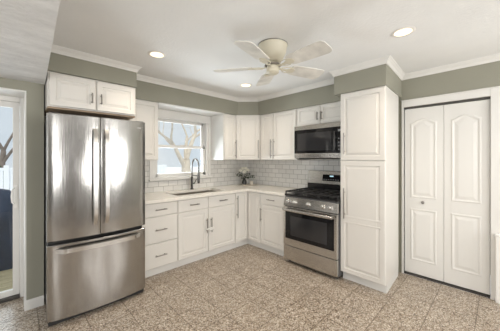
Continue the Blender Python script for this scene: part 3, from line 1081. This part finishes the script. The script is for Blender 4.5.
# ------------------------------------------------------------------ ceiling fan
hx, hy = -1.655, -1.995
t = thing('ceiling_fan', 'cream ceiling fan with five pale blades flush against the ceiling', 'ceiling fan', (hx, hy, CE))
MB().lathe((hx, hy, CE), [(.130, -.001), (.132, -.014), (.127, -.022), (.118, -.07), (.095, -.118), (.066, -.15), (.05, -.158)], seg=36).build('motor_housing', M['fan_white'], t, 0, True)
MB().lathe((hx, hy, CE), [(.1305, -.0005), (.134, -.004), (.1305, -.009)], seg=36).build('rim_band', M['nickel'], t, 0, True)
MB().lathe((hx, hy, CE), [(.03, -.158), (.05, -.163), (.055, -.178), (.05, -.205), (.056, -.212), (.056, -.245), (.04, -.258), (.001, -.26)], seg=32).build('hub', M['fan_white'], t, 0, True)
ring = MB()
ring.lathe((hx, hy, CE), [(.055, -.175), (.072, -.178), (.072, -.188), (.055, -.191)], seg=30)
ring.build('flywheel', M['nickel'], t, 0, True)
R_ = .543
for k in range(5):
    a = math.radians(-92+72*k)
    X = V((math.cos(a), math.sin(a), 0))
    Y = V((-math.sin(a), math.cos(a), 0))
    Z = V((0, 0, 1))
    tilt = math.radians(-13)
    Yt = Y*math.cos(tilt)+Z*math.sin(tilt)
    Zt = X.cross(Yt)
    c0 = V((hx, hy, CE-.192))
    mb = MB()
    L = []
    for r, w in ((.18, .044), (.185, .056), (.21, .068), (.38, .078), (.50, .080), (.525, .073), (.538, .056), (R_, .036)):
        L.append([c0+X*r+Yt*w+Zt*.0035, c0+X*r-Yt*w+Zt*.0035, c0+X*r-Yt*w-Zt*.0035, c0+X*r+Yt*w-Zt*.0035])
    mb.loops(L)
    bl = mb.build('blade', M['blade'], t)
    mb = MB()
    c1 = c0-Z*.006
    # cast bracket: arm plus open scroll plate
    L = []
    for r, w, dz in ((.055, .012, .004), (.10, .010, -.008), (.14, .012, -.006), (.17, .030, -.002), (.20, .034, -.001), (.225, .020, -.001)):
        L.append([c1+X*r+Yt*w+Zt*(dz+.003), c1+X*r-Yt*w+Zt*(dz+.003), c1+X*r-Yt*w+Zt*(dz-.003), c1+X*r+Yt*w+Zt*(dz-.003)])
    mb.loops(L)
    for sgn in (-1, 1):
        mb.tube([c1+X*.09+Yt*sgn*.008, c1+X*.12+Yt*sgn*.035, c1+X*.16+Yt*sgn*.045, c1+X*.19+Yt*sgn*.03], .004, 6)
    mb.build('blade_bracket', M['fan_white'], t)

# ------------------------------------------------------------------ recessed lights
def can(x, y, label, power=9, z=CE):
    t = thing('recessed_light', label, 'ceiling light', (x, y, z), 'recessed ceiling lights')
    MB().lathe((x, y, z), [(.060, -.0005), (.062, -.006), (.078, -.006), (.086, -.0005)], cap0=False, cap1=False, seg=32).build('trim_ring', M['can'], t, 0, True)
    MB().lathe((x, y, z), [(.0605, -.0005), (.0605, -.004), (.03, -.0045), (.001, -.0045)], seg=28).build('lens', M['lamp'], t, 0, True)
    d = bpy.data.lights.new('lamp_light', 'SPOT')
    d.energy = power
    d.spot_size = math.radians(150)
    d.spot_blend = 0.9
    d.shadow_soft_size = 0.06
    d.color = (1.0, 0.86, 0.70)
    o = bpy.data.objects.new('lamp_light', d)
    COL.objects.link(o)
    o.parent = t
    o.location = (0, 0, -.03)
can(-2.325, -1.10, 'lit recessed ceiling light above the sink side, leftmost one', 24)
can(-1.02, -.99, 'lit recessed ceiling light behind the fan, near the corner', 24)
can(-1.075, -2.86, 'lit recessed ceiling light nearest the closet doors', 24)
can(-2.33, -2.86, 'lit recessed ceiling light on the camera side of the fan', 24)

# ------------------------------------------------------------------ low white piece at the right edge
mb = MB()
mb.box(.035, .086, -3.80, -3.362, 0.0, .64)
mb.box(.030, .087, -3.81, -3.357, .6401, .66)
tag(mb.build('low_panel', M['plastic'], None, .006, False, (.05, -3.58, 0)), 'low white cabinet end right of the closet doors', 'cabinet')

# ------------------------------------------------------------------ outdoors
def gz_(x, y):
    return -0.45+.05*math.sin(x*.4)+.05*math.cos(y*.3)
mb = MB()
nx, ny = 40, 34
vs = []
for j in range(ny+1):
    for i in range(nx+1):
        x = -26+i*1.6
        y = 0.3+j*1.4
        vs.append((x, y, gz_(x, y)-.02))
fs = [(j*(nx+1)+i, j*(nx+1)+i+1, (j+1)*(nx+1)+i+1, (j+1)*(nx+1)+i) for j in range(ny) for i in range(nx)]
mb.add(vs, fs)
struct('ground', mb, M['snow'], 0, True)
# deck
mb = MB()
for k in range(14):
    mb.box(-6.4, -2.6, .22+k*.146, .22+k*.146+.138, -.12, -.09)
mb.box(-6.4, -2.6, .25, 2.2, -.5, -.121)
tag(mb.build('deck', M['deck'], None, .002), 'weathered plank deck outside the patio door', 'deck')
# covered grill
t = thing('covered_grill', 'barbecue grill under a navy weather cover on the deck', 'grill', (-3.62, 1.45, -.09))
mb = MB()
L = []
for z, sx_, sy_ in ((0, .40, .33), (.25, .38, .31), (.55, .36, .29), (.78, .37, .28), (.92, .33, .25), (1.03, .24, .17), (1.07, .10, .08)):
    l = []
    for k in range(28):
        a = 2*PI*k/28
        w = 1+.05*math.sin(5*a+z*3)+.03*math.sin(9*a)
        ca, sa = math.cos(a), math.sin(a)
        l.append(V((-3.62+sx_*w*math.copysign(abs(ca)**.55, ca), 1.45+sy_*w*math.copysign(abs(sa)**.55, sa), -.09+z)))
    L.append(l)
mb.loops(L)
mb.build('cover', M['tarp'], t, 0, True)
# fence
t = thing('yard_fence', 'white vinyl privacy fence across the snowy yard', 'fence', (-4, 6.5, -.5))
for k in range(10):
    x = -11+k*1.25
    MB().box(x-.06, x+.06, 6.44, 6.56, -.5, 1.20).build('post', M['vinyl'], t, .01)
    mb = MB()
    for j in range(8):
        mb.box(x+.065+j*.14, x+.065+j*.14+.138, 6.485, 6.515, -.45, 1.08)
    mb.box(x+.06, x+1.19, 6.47, 6.53, 1.05, 1.13)
    mb.build('panel', M['vinyl'], t, .003)
# trees
def tree(label, x, y, h, r, m, seed, fork=.28, levels=5, spread=.55, name='bare_tree'):
    random.seed(seed)
    mb = MB()
    z0 = gz_(x, y)-.1
    def grow(p, d, L_, rad, lv):
        n_ = 4
        pts = [p]
        q = p.copy()
        dd = d.copy()
        for i in range(n_):
            dd = (dd+V((random.uniform(-.16, .16), random.uniform(-.16, .16), random.uniform(-.04, .12)))).normalized()
            q = q+dd*L_/n_
            pts.append(q.copy())
        rs = [rad*(1-.45*i/n_) for i in range(n_+1)]
        mb.tube(pts, rs, 9 if lv < 2 else (6 if lv < 4 else 4))
        if lv >= levels:
            return
        kids = 3 if lv < 4 else 2
        for k in range(kids):
            a = random.uniform(0, 2*PI)
            side = dd.orthogonal().normalized()
            side = Matrix.Rotation(a+k*2*PI/kids, 3, dd) @ side
            nd = (dd+side*random.uniform(spread*.7, spread*1.6)).normalized()
            st = pts[-1] if k < 2 else pts[-2]
            grow(st, nd, L_*random.uniform(.68, .9), rs[-1]*random.uniform(.62, .85), lv+1)
    grow(V((x, y, z0)), V((.03, 0, 1)), h*fork, r, 0)
    o = mb.build(name, m, None, 0, True, (x, y, z0))
    tag(o, label, 'tree')
tree('big bare tree with thick forking trunk outside the kitchen window', 3.4, 8.2, 8.0, .36, M['bark'], 11, .24, 7, .62)
tree('slender bare tree beyond the fence seen through the patio door', -3.9, 11.5, 9.0, .17, M['twig'], 5, .27, 7, .5)
tree('thin bare tree far behind the big one outside the kitchen window', 6.5, 20, 9.0, .2, M['twig'], 21, .3, 5, .5)
# neighbour house
t = thing('neighbour_house', 'tan neighbouring house with snowy roof beyond the yard', 'house', (5.2, 25, -.5))
MB().box(-1.0, 4.2, 24, 29, -.6, 2.3).build('walls', M['siding'], t)
mb = MB()
mb.add([(-1.4, 23.6, 2.25), (4.6, 23.6, 2.25), (4.6, 29.4, 2.25), (-1.4, 29.4, 2.25), (-1.4, 26.5, 4.0), (4.6, 26.5, 4.0)], [(0, 1, 5, 4), (2, 3, 4, 5), (0, 4, 3), (1, 2, 5), (0, 3, 2, 1)])
mb.build('roof', M['roof'], t)
for x in (.2, 2.6):
    MB().box(x, x+.9, 23.95, 24.01, .6, 1.7).build('window', M['glass_black'], t)
# hedge row far behind the fence
random.seed(9)
for k, (x, lab) in enumerate(((-7.4, 'dark evergreen bush behind the fence, further left'), (-4.6, 'dark evergreen bush behind the fence beside the slender tree'))):
    mb = MB()
    L = []
    for z, r in ((-.5, .8), (.3, 1.05), (1.0, .95), (1.6, .6), (1.9, .15)):
        L.append([V((x+r*(1+.12*math.sin(a*5+z*7))*math.cos(a), 8.6+r*.7*(1+.12*math.cos(a*4+z*5))*math.sin(a), z)) for a in [2*PI*i/24 for i in range(24)]])
    mb.loops(L)
    tag(mb.build('evergreen_bush', M['hedge'], None, 0, True, (x, 8.6, -.5)), lab, 'bush')

for o in bpy.data.objects:
    if '_w' in o:
        del o['_w']
